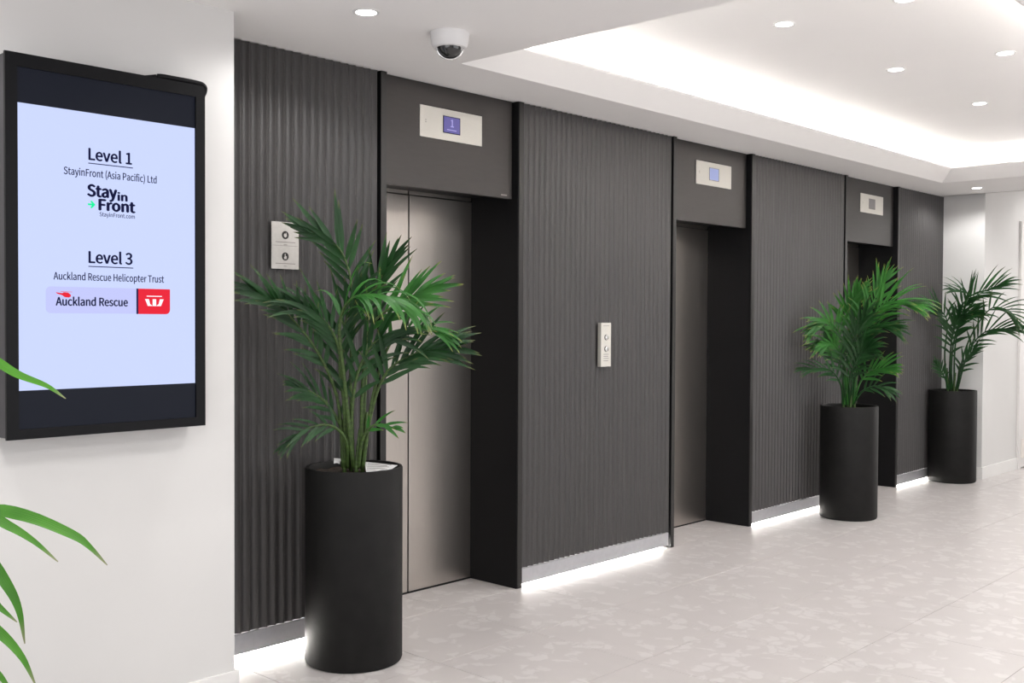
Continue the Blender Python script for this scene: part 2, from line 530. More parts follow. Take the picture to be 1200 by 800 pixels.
def flute_mesh(p, z0, z1):
    key = (round(p, 4), z0, z1)
    if key in flute_cache:
        return flute_cache[key]
    n = 10; dep = 0.0125; lip = 0.10
    bm = bmesh.new()
    prof = [(0.010, -p / 2 + 0.0003)]
    for k in range(n + 1):
        t = k / n
        prof.append((0.010 - dep * math.sin(math.pi * t) ** 0.8, -p / 2 + p * (lip / 2 + (1 - lip) * t)))
    prof.append((0.010, p / 2 - 0.0003))
    prof += [(-0.006, p / 2 - 0.0003), (-0.006, -p / 2 + 0.0003)]
    a = [bm.verts.new((x, y, z0)) for x, y in prof]
    b = [bm.verts.new((x, y, z1)) for x, y in prof]
    bm.faces.new(a); bm.faces.new(b[::-1])
    m_ = len(prof)
    for i in range(m_):
        bm.faces.new((a[i], a[(i + 1) % m_], b[(i + 1) % m_], b[i]))
    me = bpy.data.meshes.new('flute')
    bmesh.ops.recalc_face_normals(bm, faces=bm.faces)
    bm.to_mesh(me); bm.free()
    me.materials.append(M_FLUTE)
    flute_cache[key] = me
    return me


def fluted_panel(y0, y1, n, ktop, kbot, label):
    t = thing('fluted_panel', (X, y0, 0), label, 'wall panel', 'charcoal fluted panels of the lift wall')
    L = y1 - y0
    p = L / n
    ztop = CZ - 0.004
    zb = ktop + 0.004
    box('backing_board', (-0.30, -0.0128, 0, L, zb, ztop), M_REVEAL, t)
    for k in range(n):
        link('flute', flute_mesh(p, zb, ztop), None, t, (-0.0068, (k + 0.5) * p, 0))
    kb = box('kick_board', (-0.012, 0.0045, 0.002, L - 0.002, kbot, ktop), M_KICK, t, 0.0015)
    kb['label'] = 'silver kick board with light glowing beneath'
    box('kick_backing', (-0.30, -0.045, 0.0, L, 0.0, zb), M_KICK, t)
    box('led_strip', (-0.044, -0.034, 0.01, L - 0.01, 0.003, max(0.013, kbot * 0.6)), M_KLED, t)
    return t


fluted_panel(2.272, 3.222, 22, 0.120, 0.036, 'charcoal fluted wall panel nearest, bearing the steel pictogram notice')
fluted_panel(4.235, 5.612, 31, 0.100, 0.018, 'charcoal fluted wall panel bearing the lift call buttons')
fluted_panel(6.630, 8.008, 31, 0.092, 0.014, 'charcoal fluted wall panel between second and third lifts')
fluted_panel(9.070, 10.050, 22, 0.096, 0.014, 'charcoal fluted wall panel at the far end against white wall')


# ================================================================ lift entrances
def lift_entrance(y0, y1, label, lit):
    """y0: right end of the fluted panel before it, y1: left end of the next one"""
    t = thing('lift_entrance', (X, y0, 0), label, 'elevator', 'lift entrances in the charcoal wall')
    D = -0.345
    f0, f1 = y0 + 0.020, y0 + 0.055                      # left side panel
    g0, g1 = y1 - 0.045, y1 - 0.003                      # right side panel
    L0, L1 = f0 - y0, f1 - y0
    R0, R1 = g0 - y0, g1 - y0
    zt = CZ - 0.002
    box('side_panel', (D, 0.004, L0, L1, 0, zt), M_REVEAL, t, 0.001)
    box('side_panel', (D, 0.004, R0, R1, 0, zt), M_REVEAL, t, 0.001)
    box('edge_trim', (0.004, 0.008, L0, L1, 0, zt), M_FIN, t, 0.001)
    box('edge_trim', (0.004, 0.008, R0 + 0.006, R1, 0, zt), M_FIN, t, 0.001)
    box('header_panel', (-0.06, -0.030, L1, R0 - 0.012, 2.085, CZ - 0.002), M_HEADER, t, 0.0015)
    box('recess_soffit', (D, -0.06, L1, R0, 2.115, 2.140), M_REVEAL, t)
    # two centre-opening leaves
    mid = (L1 + R0) / 2 - 0.005
    for a, b in ((L1, mid - 0.0045), (mid + 0.0045, R0)):
        d = box('door_leaf', (D - 0.03, D, a, b, 0.008, 2.090), M_STEEL, t, 0.0015)
        box('head_strip', (D - 0.03, D - 0.004, a, b, 2.096, 2.115), M_STEEL, d)
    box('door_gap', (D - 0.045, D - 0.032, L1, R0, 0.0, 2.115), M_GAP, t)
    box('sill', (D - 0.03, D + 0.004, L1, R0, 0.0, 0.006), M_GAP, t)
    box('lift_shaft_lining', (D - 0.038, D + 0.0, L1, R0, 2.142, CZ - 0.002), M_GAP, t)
    return t


lift_entrance(3.222, 4.235, 'first lift, nearest, steel doors in a black recess behind the tall palm', 1)
lift_entrance(5.612, 6.630, 'second lift, middle one, half-visible steel door under pale blue indicator', 2)
lift_entrance(8.008, 9.070, 'third lift, farthest, dark recess behind the middle palm', 3)


def indicator(y0, label, screen, txt=None, hl=None):
    t = thing('floor_indicator', (X - 0.030, y0, 2.337), label, 'display', 'lift floor indicators on the header panels')
    W, Hh = 0.430, 0.154
    box('face_plate', (0, 0.004, 0, W, 0, Hh), M_PLATE, t, 0.001)
    s = box('screen', (0.004, 0.0055, 0.158, 0.268, 0.040, 0.117), screen, t)
    bm = bmesh.new()
    for q in ((0.154, 0.158, 0.036, 0.121), (0.268, 0.272, 0.036, 0.121), (0.158, 0.268, 0.036, 0.040), (0.158, 0.268, 0.117, 0.121)):
        box_bm(bm, 0.004, 0.0060, q[0], q[1], q[2], q[3])
    done(bm, 'screen_bezel', M_TVBODY if txt else M_INKGREY, t)
    if txt:
        text('digit', txt, 0.036, 0.206, 0.070, 0.0057, M_LCDTXT, t, bold=0.01)
        box('caption_bar', (0.0055, 0.0059, 0.180, 0.246, 0.052, 0.056), M_LCDTXT, t)
    # tiny round vent holes / screw heads of the plate
    for yy in (0.035,):
        for zz in (0.072, 0.082):
            box('lens_dot', (0.004, 0.0045, yy, yy + 0.006, zz, zz + 0.004), M_INKGREY, t)
    return t


indicator(3.516, 'floor indicator above the first lift, violet lit screen', M_LCDBLUE, '1')
indicator(5.940, 'floor indicator above the second lift, pale blue screen', M_LCDPALE)
indicator(8.365, 'floor indicator above the third lift, dull grey screen', M_LCDOFF)

# small pale maker mark on the first header's lower right corner (too small to read)
mk = box('maker_mark', (X - 0.030, X - 0.029, 4.095, 4.140, 2.098, 2.106), M_INKGREY)
tag(mk, 'tiny pale badge at lower right corner of first lift header', 'badge')

# ---------------------------------------------------------------- call button plate
cp = thing('call_button_panel', (X + 0.0048, 4.878, 1.172), 'narrow steel call panel with two round buttons on fluted panel', 'button panel')
box('face_plate', (0, 0.026, 0, 0.092, 0, 0.255), M_PLATE, cp, 0.0015)
for z in (0.170, 0.103):
    bm = bmesh.new()
    lathe_bm(bm, [(0.0, 0.009), (0.0125, 0.009), (0.0145, 0.006), (0.0145, 0.0), (0.0, 0.0)], 24)
    bmesh.ops.rotate(bm, verts=bm.verts, cent=(0, 0, 0), matrix=Matrix.Rotation(math.radians(90), 3, 'Y'))
    b = done(bm, 'button', M_CHROME, cp, True, (0.026, 0.046, z))
    bm = bmesh.new()
    lathe_bm(bm, [(0.0145, 0.0), (0.0165, 0.0), (0.0165, 0.002), (0.0145, 0.002)], 24)
    bmesh.ops.rotate(bm, verts=bm.verts, cent=(0, 0, 0), matrix=Matrix.Rotation(math.radians(90), 3, 'Y'))
    done(bm, 'button_ring', M_INKDARK, cp, True, (0.026, 0.046, z))
for k, z in enumerate((0.070, 0.058, 0.046, 0.032)):
    box('engraved_line', (0.026, 0.0264, 0.022, 0.072 - 0.006 * (k % 2), z, z + 0.0035), M_INKGREY, cp)
box('engraved_line', (0.026, 0.0264, 0.020, 0.074, 0.236, 0.2385), M_INKGREY, cp)

# ---------------------------------------------------------------- steel notice with two pictograms
ns = thing('pictogram_notice', (X + 0.0048, 2.638, 1.658), 'square-cut steel notice with two round black pictograms behind the palm', 'sign')
box('sign_plate', (0, 0.003, 0, 0.141, 0, 0.202), M_NOTICE_SHADED, ns, 0.0008)
for z, fig in ((0.146, 0), (0.054, 1)):
    bm = bmesh.new()
    lathe_bm(bm, [(0.0, 0.0008), (0.0175, 0.0008), (0.0175, 0.0), (0.0, 0.0)], 32)
    bmesh.ops.rotate(bm, verts=bm.verts, cent=(0, 0, 0), matrix=Matrix.Rotation(math.radians(90), 3, 'Y'))
    done(bm, 'pictogram', M_INKDARK, ns, False, (0.003, 0.070, z))
    bm = bmesh.new()
    if fig == 0:   # flame shape
        pts = [(-0.007, -0.006), (0.0, -0.011), (0.007, -0.006), (0.0075, 0.002), (0.003, 0.012), (0.001, 0.004), (-0.004, 0.007), (-0.008, 0.001)]
    else:          # pointing hand shape
        pts = [(-0.006, -0.011), (0.006, -0.011), (0.007, 0.001), (0.001, 0.003), (0.001, 0.012), (-0.003, 0.012), (-0.003, 0.0), (-0.007, -0.003)]
    prism('pictogram_figure', [(0.070 + a, z + b) for a, b in pts], (0.0038, 0.0043), M_NOTICE_SHADED, ns)
    box('notice_line', (0.003, 0.0033, 0.020, 0.122, z - 0.032, z - 0.0290), M_INKGREY, ns)
    box('notice_line', (0.003, 0.0033, 0.062, 0.080, z - 0.043, z - 0.0405), M_INKGREY, ns)
box('divider_line', (0.003, 0.0033, 0.006, 0.135, 0.0995, 0.1010), M_INKGREY, ns)

# ================================================================ wall display
SX = -3.442
tv = thing('wall_display', (WL, 1.37, 1.06), 'large black portrait display screen listing levels, mounted on white wall', 'display screen')


def tvbox(name, x0, x1, y0, y1, z0, z1, m, bev=0.0, parent=None):
    return box(name, (x0 - WL, x1 - WL, y0 - 1.37, y1 - 1.37, z0 - 1.06, z1 - 1.06), m, parent or tv, bev)


tvbox('casing', WL, SX - 0.012, 1.376, 2.066, 1.062, 2.276, M_TVSIDE, 0.003)
bm = bmesh.new()
for q in ((1.371, 1.409, 1.058, 2.279), (2.034, 2.071, 1.058, 2.279), (1.409, 2.034, 1.058, 1.090), (1.409, 2.034, 2.236, 2.279)):
    box_bm(bm, SX - 0.012 - WL, SX - WL, q[0] - 1.37, q[1] - 1.37, q[2] - 1.06, q[3] - 1.06)
done(bm, 'bezel', M_TVBODY, tv)
tvbox('dark_glass', SX - 0.011, SX - 0.006, 1.409, 2.034, 1.090, 2.236, M_TVGLASS)
pg = tvbox('lit_page', SX - 0.006, SX - 0.005, 1.411, 2.032, 1.213, 2.124, M_LIT)
TX = SX - 0.005 - WL


def tt(name, s, h, y, z, w, m, bold=0.0):
    return text(name, s, h, y - 1.37, z - 1.06, TX, m, pg, width=w, bold=bold)


pg['label'] = 'lit lavender page with dark lettering'
tt('heading_text', 'Level 1', 0.038, 1.642, 1.969, 0.150, M_NAVY, 0.012)
tvbox('underline', SX - 0.005, SX - 0.0047, 1.640, 1.797, 1.956, 1.959, M_NAVY, parent=pg)
tt('tenant_text', 'StayinFront (Asia Pacific) Ltd', 0.0235, 1.558, 1.9135, 0.326, M_NAVY, 0.006)
tt('logo_text', 'Stay', 0.038, 1.638, 1.849, 0.100, M_NAVY, 0.020)
tt('logo_text', 'in', 0.027, 1.743, 1.842, 0.032, M_NAVY, 0.020)
tt('logo_text', 'Front', 0.036, 1.677, 1.8055, 0.126, M_NAVY, 0.020)
tt('logo_text', 'StayinFront.com', 0.0135, 1.678, 1.7850, 0.125, M_NAVY, 0.004)
ar = [(1.638, 1.8185), (1.652, 1.8185), (1.646, 1.8115), (1.651, 1.8085), (1.664, 1.8215), (1.651, 1.8345), (1.646, 1.8315), (1.652, 1.8245), (1.638, 1.8245)]
prism('green_arrow', [(a - 1.37, b - 1.06) for a, b in ar], (TX, TX + 0.0004), M_GREEN, pg)
tt('heading_text', 'Level 3', 0.038, 1.641, 1.628, 0.152, M_NAVY, 0.012)
tvbox('underline', SX - 0.005, SX - 0.0047, 1.639, 1.797, 1.6145, 1.6175, M_NAVY, parent=pg)
tt('tenant_text', 'Auckland Rescue Helicopter Trust', 0.0235, 1.523, 1.5695, 0.388, M_NAVY, 0.006)


def rounded(y0, y1, z0, z1, r, corners):
    pts = []
    for (cy, cz, a0, on) in ((y1 - r, z0 + r, -90, corners[1]), (y1 - r, z1 - r, 0, corners[2]), (y0 + r, z1 - r, 90, corners[3]), (y0 + r, z0 + r, 180, corners[0])):
        if on:
            for k in range(6):
                a = math.radians(a0 + k * 18)
                pts.append((cy + r * math.cos(a) - 1.37, cz + r * math.sin(a) - 1.06))
        else:
            sy = 1 if a0 in (-90, 0) else -1; sz = -1 if a0 in (-90, 180) else 1
            pts.append((cy + sy * r - 1.37, cz + sz * r - 1.06))
    return pts


prism('badge', rounded(1.497, 1.812, 1.460, 1.5465, 0.016, (1, 0, 0, 1)), (TX, TX + 0.0004), M_BADGE, pg)
prism('badge_stripe', rounded(1.808, 1.815, 1.459, 1.5465, 0.002, (0, 0, 0, 0)), (TX, TX + 0.0008), M_NAVY, pg)
prism('red_badge', rounded(1.815, 1.934, 1.459, 1.5465, 0.016, (0, 1, 0, 0)), (TX, TX + 0.0008), M_RED, pg)
t_ = text('badge_text', 'Auckland Rescue', 0.0265, 1.530 - 1.37, 1.4855 - 1.06, TX + 0.0006, M_NAVY, pg, width=0.246, bold=0.012)
# red helicopter mark above the badge text
he = [(1.529, 1.5285), (1.536, 1.5270), (1.551, 1.5255), (1.556, 1.5285), (1.570, 1.5275), (1.579, 1.5205), (1.579, 1.5145), (1.572, 1.5115), (1.559, 1.5125), (1.551, 1.5185), (1.534, 1.5235)]
prism('helicopter_mark', [(a - 1.37, b - 1.06) for a, b in he], (TX + 0.0005, TX + 0.0009), M_RED, pg)
prism('rotor_mark', [(a - 1.37, b - 1.06) for a, b in ((1.545, 1.5300), (1.583, 1.5290), (1.583, 1.5303), (1.545, 1.5314))], (TX + 0.0005, TX + 0.0009), M_RED, pg)
# white letter mark on the red badge
for pts in (((1.8395, 1.5110), (1.8540, 1.5110), (1.8600, 1.4870), (1.8500, 1.4870)),
            ((1.8680, 1.5110), (1.8810, 1.5110), (1.8810, 1.4870), (1.8680, 1.4870), ),
            ((1.8950, 1.5110), (1.9095, 1.5110), (1.8990, 1.4870), (1.8890, 1.4870)),
            ((1.8565, 1.4955), (1.8680, 1.4870), (1.8600, 1.4870), (1.8550, 1.4900)),
            ((1.8925, 1.4955), (1.8940, 1.4900), (1.8890, 1.4870), (1.8810, 1.4870))):
    prism('white_letter_mark', [(a - 1.37, b - 1.06) for a, b in pts], (TX + 0.0008, TX + 0.0012), M_WHITEP, pg)
tvbox('white_caption', SX - 0.0042, SX - 0.0038, 1.846, 1.903, 1.5195, 1.5225, M_WHITEP, parent=pg)

# black cable lying along the top right edge of the display
bm = bmesh.new()
cpts = [Vector(p) for p in ((SX - 0.05, 1.86, 2.281), (SX - 0.012, 1.880, 2.282), (SX - 0.004, 1.900, 2.287), (SX - 0.005, 1.96, 2.288), (SX - 0.006, 2.03, 2.288),
                            (SX - 0.006, 2.062, 2.285), (SX - 0.006, 2.074, 2.276), (SX - 0.008, 2.0745, 2.262), (SX - 0.02, 2.073, 2.245))]
cc = catmull(cpts, 40)
tube_bm(bm, cc, [0.0085] * len(cc), 10)
tag(done(bm, 'cable', M_TVBODY, None, True), 'thick black cable along top right edge of the wall display', 'cable')


# ================================================================ ceiling fittings
def downlight(x, y, z, label, power=1.0, group='recessed round ceiling downlights'):
    t = thing('ceiling_downlight', (x, y, z), label, 'downlight', group)
    lathe('trim_ring', [(0.040, -0.001), (0.0400, -0.0035), (0.050, -0.003), (0.052, 0.0), (0.040, 0.0)], M_RING, t, 32)
    lathe('lens', [(0.0, -0.0012), (0.040, -0.0012), (0.040, 0.0), (0.0, 0.0)], M_LAMP, t, 32)
    d = bpy.data.lights.new('downlight_lamp', 'SPOT')
    d.energy = SPOT_W * power; d.spot_size = math.radians(160); d.spot_blend = 0.42; d.shadow_soft_size = 0.045
    d.color = (1.0, 0.985, 0.965)
    o = bpy.data.objects.new('downlight_lamp', d)
    COL.objects.link(o); o.parent = t; o.location = (0, 0, -0.02)
    return t


downlight(-3.172, 2.591, CZ, 'round downlight in the lower ceiling left of the dome camera', 0.8)
downlight(-3.392, 9.567, CZ, 'round downlight in the lower ceiling near the white end wall', 0.75)
downlight(-2.495, 4.535, UZ, 'tray downlight nearest the camera dome, in row beside the lifts')
downlight(-2.487, 5.762, UZ, 'middle tray downlight of the row beside the lifts')
downlight(-2.478, 7.014, UZ, 'farthest visible tray downlight of the row beside the lifts')
downlight(-1.919, 4.530, UZ, 'tray downlight cut off by the top edge of the picture')
downlight(-1.919, 5.784, UZ, 'tray downlight at right edge, outer row')
for x_, y_, z_, lb in ((-1.919, 7.03, UZ, 'third downlight of the tray\'s outer row, out of the picture'),
                       (-2.478, 8.24, UZ, 'last downlight of the tray row beside the lifts, out of the picture'),
                       (-1.919, 8.24, UZ, 'last downlight of the tray\'s outer row, out of the picture'),
                       (-2.0, 9.567, CZ, 'second downlight from the lifts on the strip past the tray'),  # from here on, lights added out of view so the room is bright enough
                       (-0.6, 9.567, CZ, 'third downlight from the lifts on the strip past the tray'),
                       (-1.9, 2.591, CZ, 'second downlight from the display wall before the tray'),
                       (-0.6, 2.591, CZ, 'third downlight from the display wall before the tray'),
                       (-3.0, 0.8, CZ, 'downlight over the foreground palm, out of the picture'),
                       (-1.7, 0.8, CZ, 'downlight behind the camera position, nearer the display wall'),
                       (-0.4, 0.8, CZ, 'downlight behind the camera position, farther from the display wall'),
                       (0.6, 4.5, CZ, 'downlight on the glazed side of the tray, nearer one'),
                       (0.6, 7.0, CZ, 'downlight on the glazed side of the tray, farther one'),
                       (-2.6, 11.6, 3.0, 'corridor downlight beside the white door'),
                       (-1.2, 11.6, 3.0, 'corridor downlight one step out from the white door'),
                       (-2.6, 13.6, 3.0, 'deepest corridor downlight past the white door')):
    downlight(x_, y_, z_, lb, 1.7 if y_ > 11 else 1.0)

dm = thing('dome_camera', (-3.152, 3.008, CZ), 'white round dome security camera with dark lens on ceiling', 'security camera')
lathe('housing', [(0.0, 0.0), (0.080, 0.0), (0.081, -0.005), (0.079, -0.009), (0.076, -0.034), (0.073, -0.050), (0.066, -0.060), (0.056, -0.062), (0.0, -0.058)], M_CAMW, dm, 64)
lathe('smoked_dome', [(0.055 * math.cos(math.radians(a)), -0.056 - 0.050 * math.sin(math.radians(a))) for a in range(0, 90, 8)] + [(0.0, -0.106)], M_DOME, dm, 48)
bm = bmesh.new()   # chrome arc around the lens opening, facing the camera
arc = []
for k in range(25):
    a = math.radians(-90 + k * 7.5)
    ux, uy = 0.64, 0.77         # horizontal direction across the view
    tx, ty = 0.72, -0.69
    arc.append(Vector((ux * 0.052 * math.sin(a) + tx * 0.014, uy * 0.052 * math.sin(a) + ty * 0.014, -0.062 - 0.047 * math.cos(a))))
tube_bm(bm, arc, [0.0042] * len(arc), 8)
done(bm, 'chrome_arc', M_CHROME, dm, True)


# ================================================================ planters and palms
def planter(c, label_pot, parent):
    R = 0.205; h = 0.822
    prof = [(0.0, 0.0), (R - 0.012, 0.0), (R - 0.004, 0.004), (R, 0.014), (R, h - 0.006), (R - 0.003, h), (R - 0.014, h), (R - 0.017, h - 0.004), (R - 0.018, h - 0.045)]
    lathe('planter', prof, M_POT, parent, 96)
    bm = bmesh.new()
    rings = []
    n = 40
    for k in range(7):
        r = (R - 0.018) * k / 6
        if k == 0:
            rings.append([bm.verts.new((0, 0, h - 0.026))])
        else:
            rings.append([bm.verts.new((r * math.cos(2 * math.pi * i / n), r * math.sin(2 * math.pi * i / n), h - 0.030 + random.uniform(-0.006, 0.006))) for i in range(n)])
    for a, b in zip(rings, rings[1:]):
        for i in range(n):
            j = (i + 1) % n
            if len(a) == 1:
                bm.faces.new((a[0], b[i], b[j]))
            else:
                bm.faces.new((a[i], a[j], b[j], b[i]))
    done(bm, 'soil', M_SOIL, parent)


def leaflet_bm(bm, uvl, base, d0, N, length, width, droop, nseg=7, xmin=None, origin=None, curl=0.0):
    """a long thin pointed leaflet with a folded midrib; it leaves base along d0 and sinks under its weight"""
    p = base.copy(); d = d0.normalized()
    rows = []
    for k in range(nseg + 1):
        s = k / nseg
        wd = width * (0.30 + 0.70 * min(1, s * 3.5)) * (1 - s ** 2.2) ** 0.9 * 0.5 + 0.0004
        side = d.cross(N)
        if side.length < 1e-4:
            side = Vector((1, 0, 0))
        side.normalize()
        nn = side.cross(d).normalized()
        c = p.copy()
        L_ = c - side * wd; R_ = c + side * wd; M_ = c - nn * wd * 0.38
        row = []
        for q in (L_, M_, R_):
            if xmin is not None and (q + origin).x < xmin:
                q = q.copy(); q.x = xmin - origin.x + random.uniform(0, 0.004)
            row.append(bm.verts.new(q))
        rows.append((row, s))
        p = p + d * (length / nseg)
        d = (d + Vector((0, 0, -1)) * (droop * 1.6 * (0.3 + s) / nseg * 1.7) + nn * curl / nseg).normalized()
    for (a, sa), (b, sb) in zip(rows, rows[1:]):
        for k in range(2):
            f = bm.faces.new((a[k], a[k + 1], b[k + 1], b[k]))
            f.smooth = True
            vals = ((sa, k / 2), (sa, (k + 1) / 2), (sb, (k + 1) / 2), (sb, k / 2))
            for lp, uv in zip(f.loops, vals):
                lp[uvl].uv = uv


def frond(spec, U, W, parent, split, xmin, slim=1.0):
    pts, n, t0, ll, lw, face, droop, bright = spec
    Z = Vector((0, 0, 1))
    conv = lambda p: U * p[0] + W * p[1] + Z * p[2]
    path = catmull([conv(p) for p in pts], 36)
    path = [Vector((max(p.x, xmin - parent.location.x + 0.004), p.y, p.z)) for p in path]
    m = M_LEAFB if bright else M_LEAF
    tot = sum((b - a).length for a, b in zip(path, path[1:]))
    bm = bmesh.new()
    uvl = bm.loops.layers.uv.new('UVMap')
    radii = [0.0075 * (1 - k / 36) ** 0.8 + 0.0014 for k in range(37)]
    tube_bm(bm, path, radii, 7)
    N0 = (W * math.cos(face * 1.2) + Z * math.sin(face * 1.2)).normalized()
    leaves = []
    for k in range(n):
        f = k / max(1, n - 1)
        t = t0 + (1 - t0) * f ** 0.92
        i = min(35, int(t * 36))
        base = path[i].lerp(path[i + 1], t * 36 - i) if i < 35 else path[36]
        T = (path[min(i + 2, 36)] - path[max(i - 2, 0)]).normalized()
        side = T.cross(N0).normalized()
        for sgn in (-1, 1):
            th = math.radians((46 - 34 * f) * (0.86 if split else 1.0) + random.uniform(-10, 10))
            if k == n - 1:
                th = math.radians(10)
            d = T * math.cos(th) + side * sgn * math.sin(th) + N0 * random.uniform(0.05, 0.30)
            L_ = ll * (0.62 + 0.38 * math.sin(math.pi * min(1, 0.12 + f * 0.88))) * random.uniform(0.72, 1.1) * (1.16 if split else 1.0)
            leaves.append((base, d, N0 + side * sgn * 0.35, L_, lw * random.uniform(0.78, 1.0), droop * random.uniform(0.7, 1.3)))
    if split:
        fo_ = done(bm, 'frond', M_STEM, parent, True)
        for base, d, nn, L_, w_, dr_ in leaves:
            b2 = bmesh.new(); uv2 = b2.loops.layers.uv.new('UVMap')
            leaflet_bm(b2, uv2, base, d, nn, L_, w_, dr_, 7, xmin, parent.location)
            me = bpy.data.meshes.new('leaflet'); b2.to_mesh(me); b2.free()
            link('leaflet', me, m, fo_)
    else:
        for base, d, nn, L_, w_, dr_ in leaves:
            leaflet_bm(bm, uvl, base, d, nn, L_, w_, dr_, 6, xmin, parent.location)
        me = bpy.data.meshes.new('frond')
        bm.to_mesh(me); bm.free()
        link('frond', me, m, parent)


def canes(parent, U, W, spots):
    for u, w, z, lean in spots:
        bm = bmesh.new()
        b = U * u + W * w
        pts = [b + Vector((0, 0, 0.79)), b + U * lean * 0.4 + Vector((0, 0, 0.79 + (z - 0.79) * 0.5)), b + U * lean + Vector((0, 0, z))]
        c = catmull(pts, 10)
        tube_bm(bm, c, [0.0095 - 0.0004 * k for k in range(11)], 10)
        done(bm, 'stem', M_STEM, parent, True)


def palm(data, label, split, xmin=X + 0.016):
    c, u, w, fronds = data
    t = thing('potted_palm', (c[0], c[1], 0), label, 'potted palm', 'potted palms in tall charcoal cylinder planters')
    planter(c, None, t)
    U = Vector((u[0], u[1], 0)); W = Vector((w[0], w[1], 0))
    canes(t, U, W, ((-0.040, 0.0, 1.02, -0.01), (0.008, 0.02, 0.98, 0.015), (0.034, 0.0, 1.05, 0.02), (-0.012, -0.03, 1.06, -0.01)))
    for s in fronds:
        frond(s, U, W, t, split, xmin)
    return t


PALM_A = ((-3.566, 2.852), (0.6246, 0.7810), (0.7810, -0.6246), [
  ([(-0.004, 0.0, 0.814), (-0.015, 0.03, 1.206), (-0.008, 0.02, 1.547), (-0.061, 0.02, 1.736), (-0.187, 0.05, 1.81)], 12, 0.45, 0.2, 0.028, 0.0, 0.05, 0),
  ([(-0.046, 0.0, 0.814), (-0.068, 0.04, 1.1), (-0.15, 0.1, 1.309), (-0.274, 0.16, 1.47), (-0.381, 0.2, 1.551)], 15, 0.42, 0.19, 0.026, 0.3, 0.25, 0),
  ([(0.029, 0.0, 0.813), (0.035, 0.05, 1.172), (0.066, 0.08, 1.404), (0.184, 0.12, 1.515), (0.313, 0.14, 1.572)], 12, 0.48, 0.19, 0.024, 0.2, 0.15, 1),
  ([(-0.004, 0.02, 0.816), (-0.042, 0.12, 1.211), (-0.059, 0.2, 1.416), (-0.011, 0.26, 1.525), (0.103, 0.3, 1.539), (0.223, 0.32, 1.485)], 10, 0.45, 0.24, 0.026, 0.8, 1.3, 1),
  ([(0.036, 0.0, 0.813), (0.07, 0.06, 1.047), (0.129, 0.12, 1.218), (0.24, 0.15, 1.3), (0.366, 0.16, 1.325)], 15, 0.42, 0.22, 0.026, 0.1, 0.22, 0),
  ([(-0.039, 0.0, 0.814), (-0.043, 0.05, 1.1), (-0.067, 0.1, 1.334), (-0.135, 0.14, 1.45), (-0.237, 0.16, 1.504)], 12, 0.45, 0.2, 0.024, 0.4, 0.35, 0),
  ([(-0.025, 0.0, 0.814), (-0.035, 0.06, 0.941), (-0.101, 0.1, 1.006), (-0.197, 0.13, 0.992), (-0.265, 0.14, 0.942)], 8, 0.42, 0.13, 0.018, 0.4, 0.35, 0),
  ([(0.018, 0.02, 0.816), (0.035, 0.06, 0.94), (0.081, 0.09, 1.003), (0.158, 0.1, 0.996)], 4, 0.5, 0.09, 0.02, 0.5, 0.3, 1),
  ([(-0.036, -0.02, 0.811), (-0.057, 0.02, 0.99), (-0.13, 0.06, 1.109), (-0.226, 0.1, 1.169)], 8, 0.4, 0.15, 0.022, 0.5, 0.3, 0),
  ([(0.029, -0.02, 0.81), (0.046, 0.0, 1.168), (0.057, -0.02, 1.422), (0.089, -0.02, 1.567), (0.146, 0.0, 1.683)], 8, 0.5, 0.2, 0.024, 0.0, 0.1, 0),
  ([(0.036, 0.02, 0.816), (0.081, 0.08, 1.138), (0.149, 0.14, 1.346), (0.259, 0.17, 1.416), (0.364, 0.18, 1.382)], 8, 0.5, 0.16, 0.02, 0.5, 0.4, 1),
  ([(-0.004, 0.02, 0.816), (-0.011, 0.06, 1.03), (0.017, 0.1, 1.228), (0.086, 0.14, 1.352), (0.162, 0.16, 1.371)], 10, 0.35, 0.22, 0.026, 0.2, 0.3, 0),
  ([(-0.025, -0.02, 0.811), (-0.039, 0.02, 1.062), (-0.061, 0.04, 1.243), (-0.04, 0.06, 1.422), (0.017, 0.08, 1.546)], 10, 0.35, 0.22, 0.026, 0.1, 0.2, 0),
])
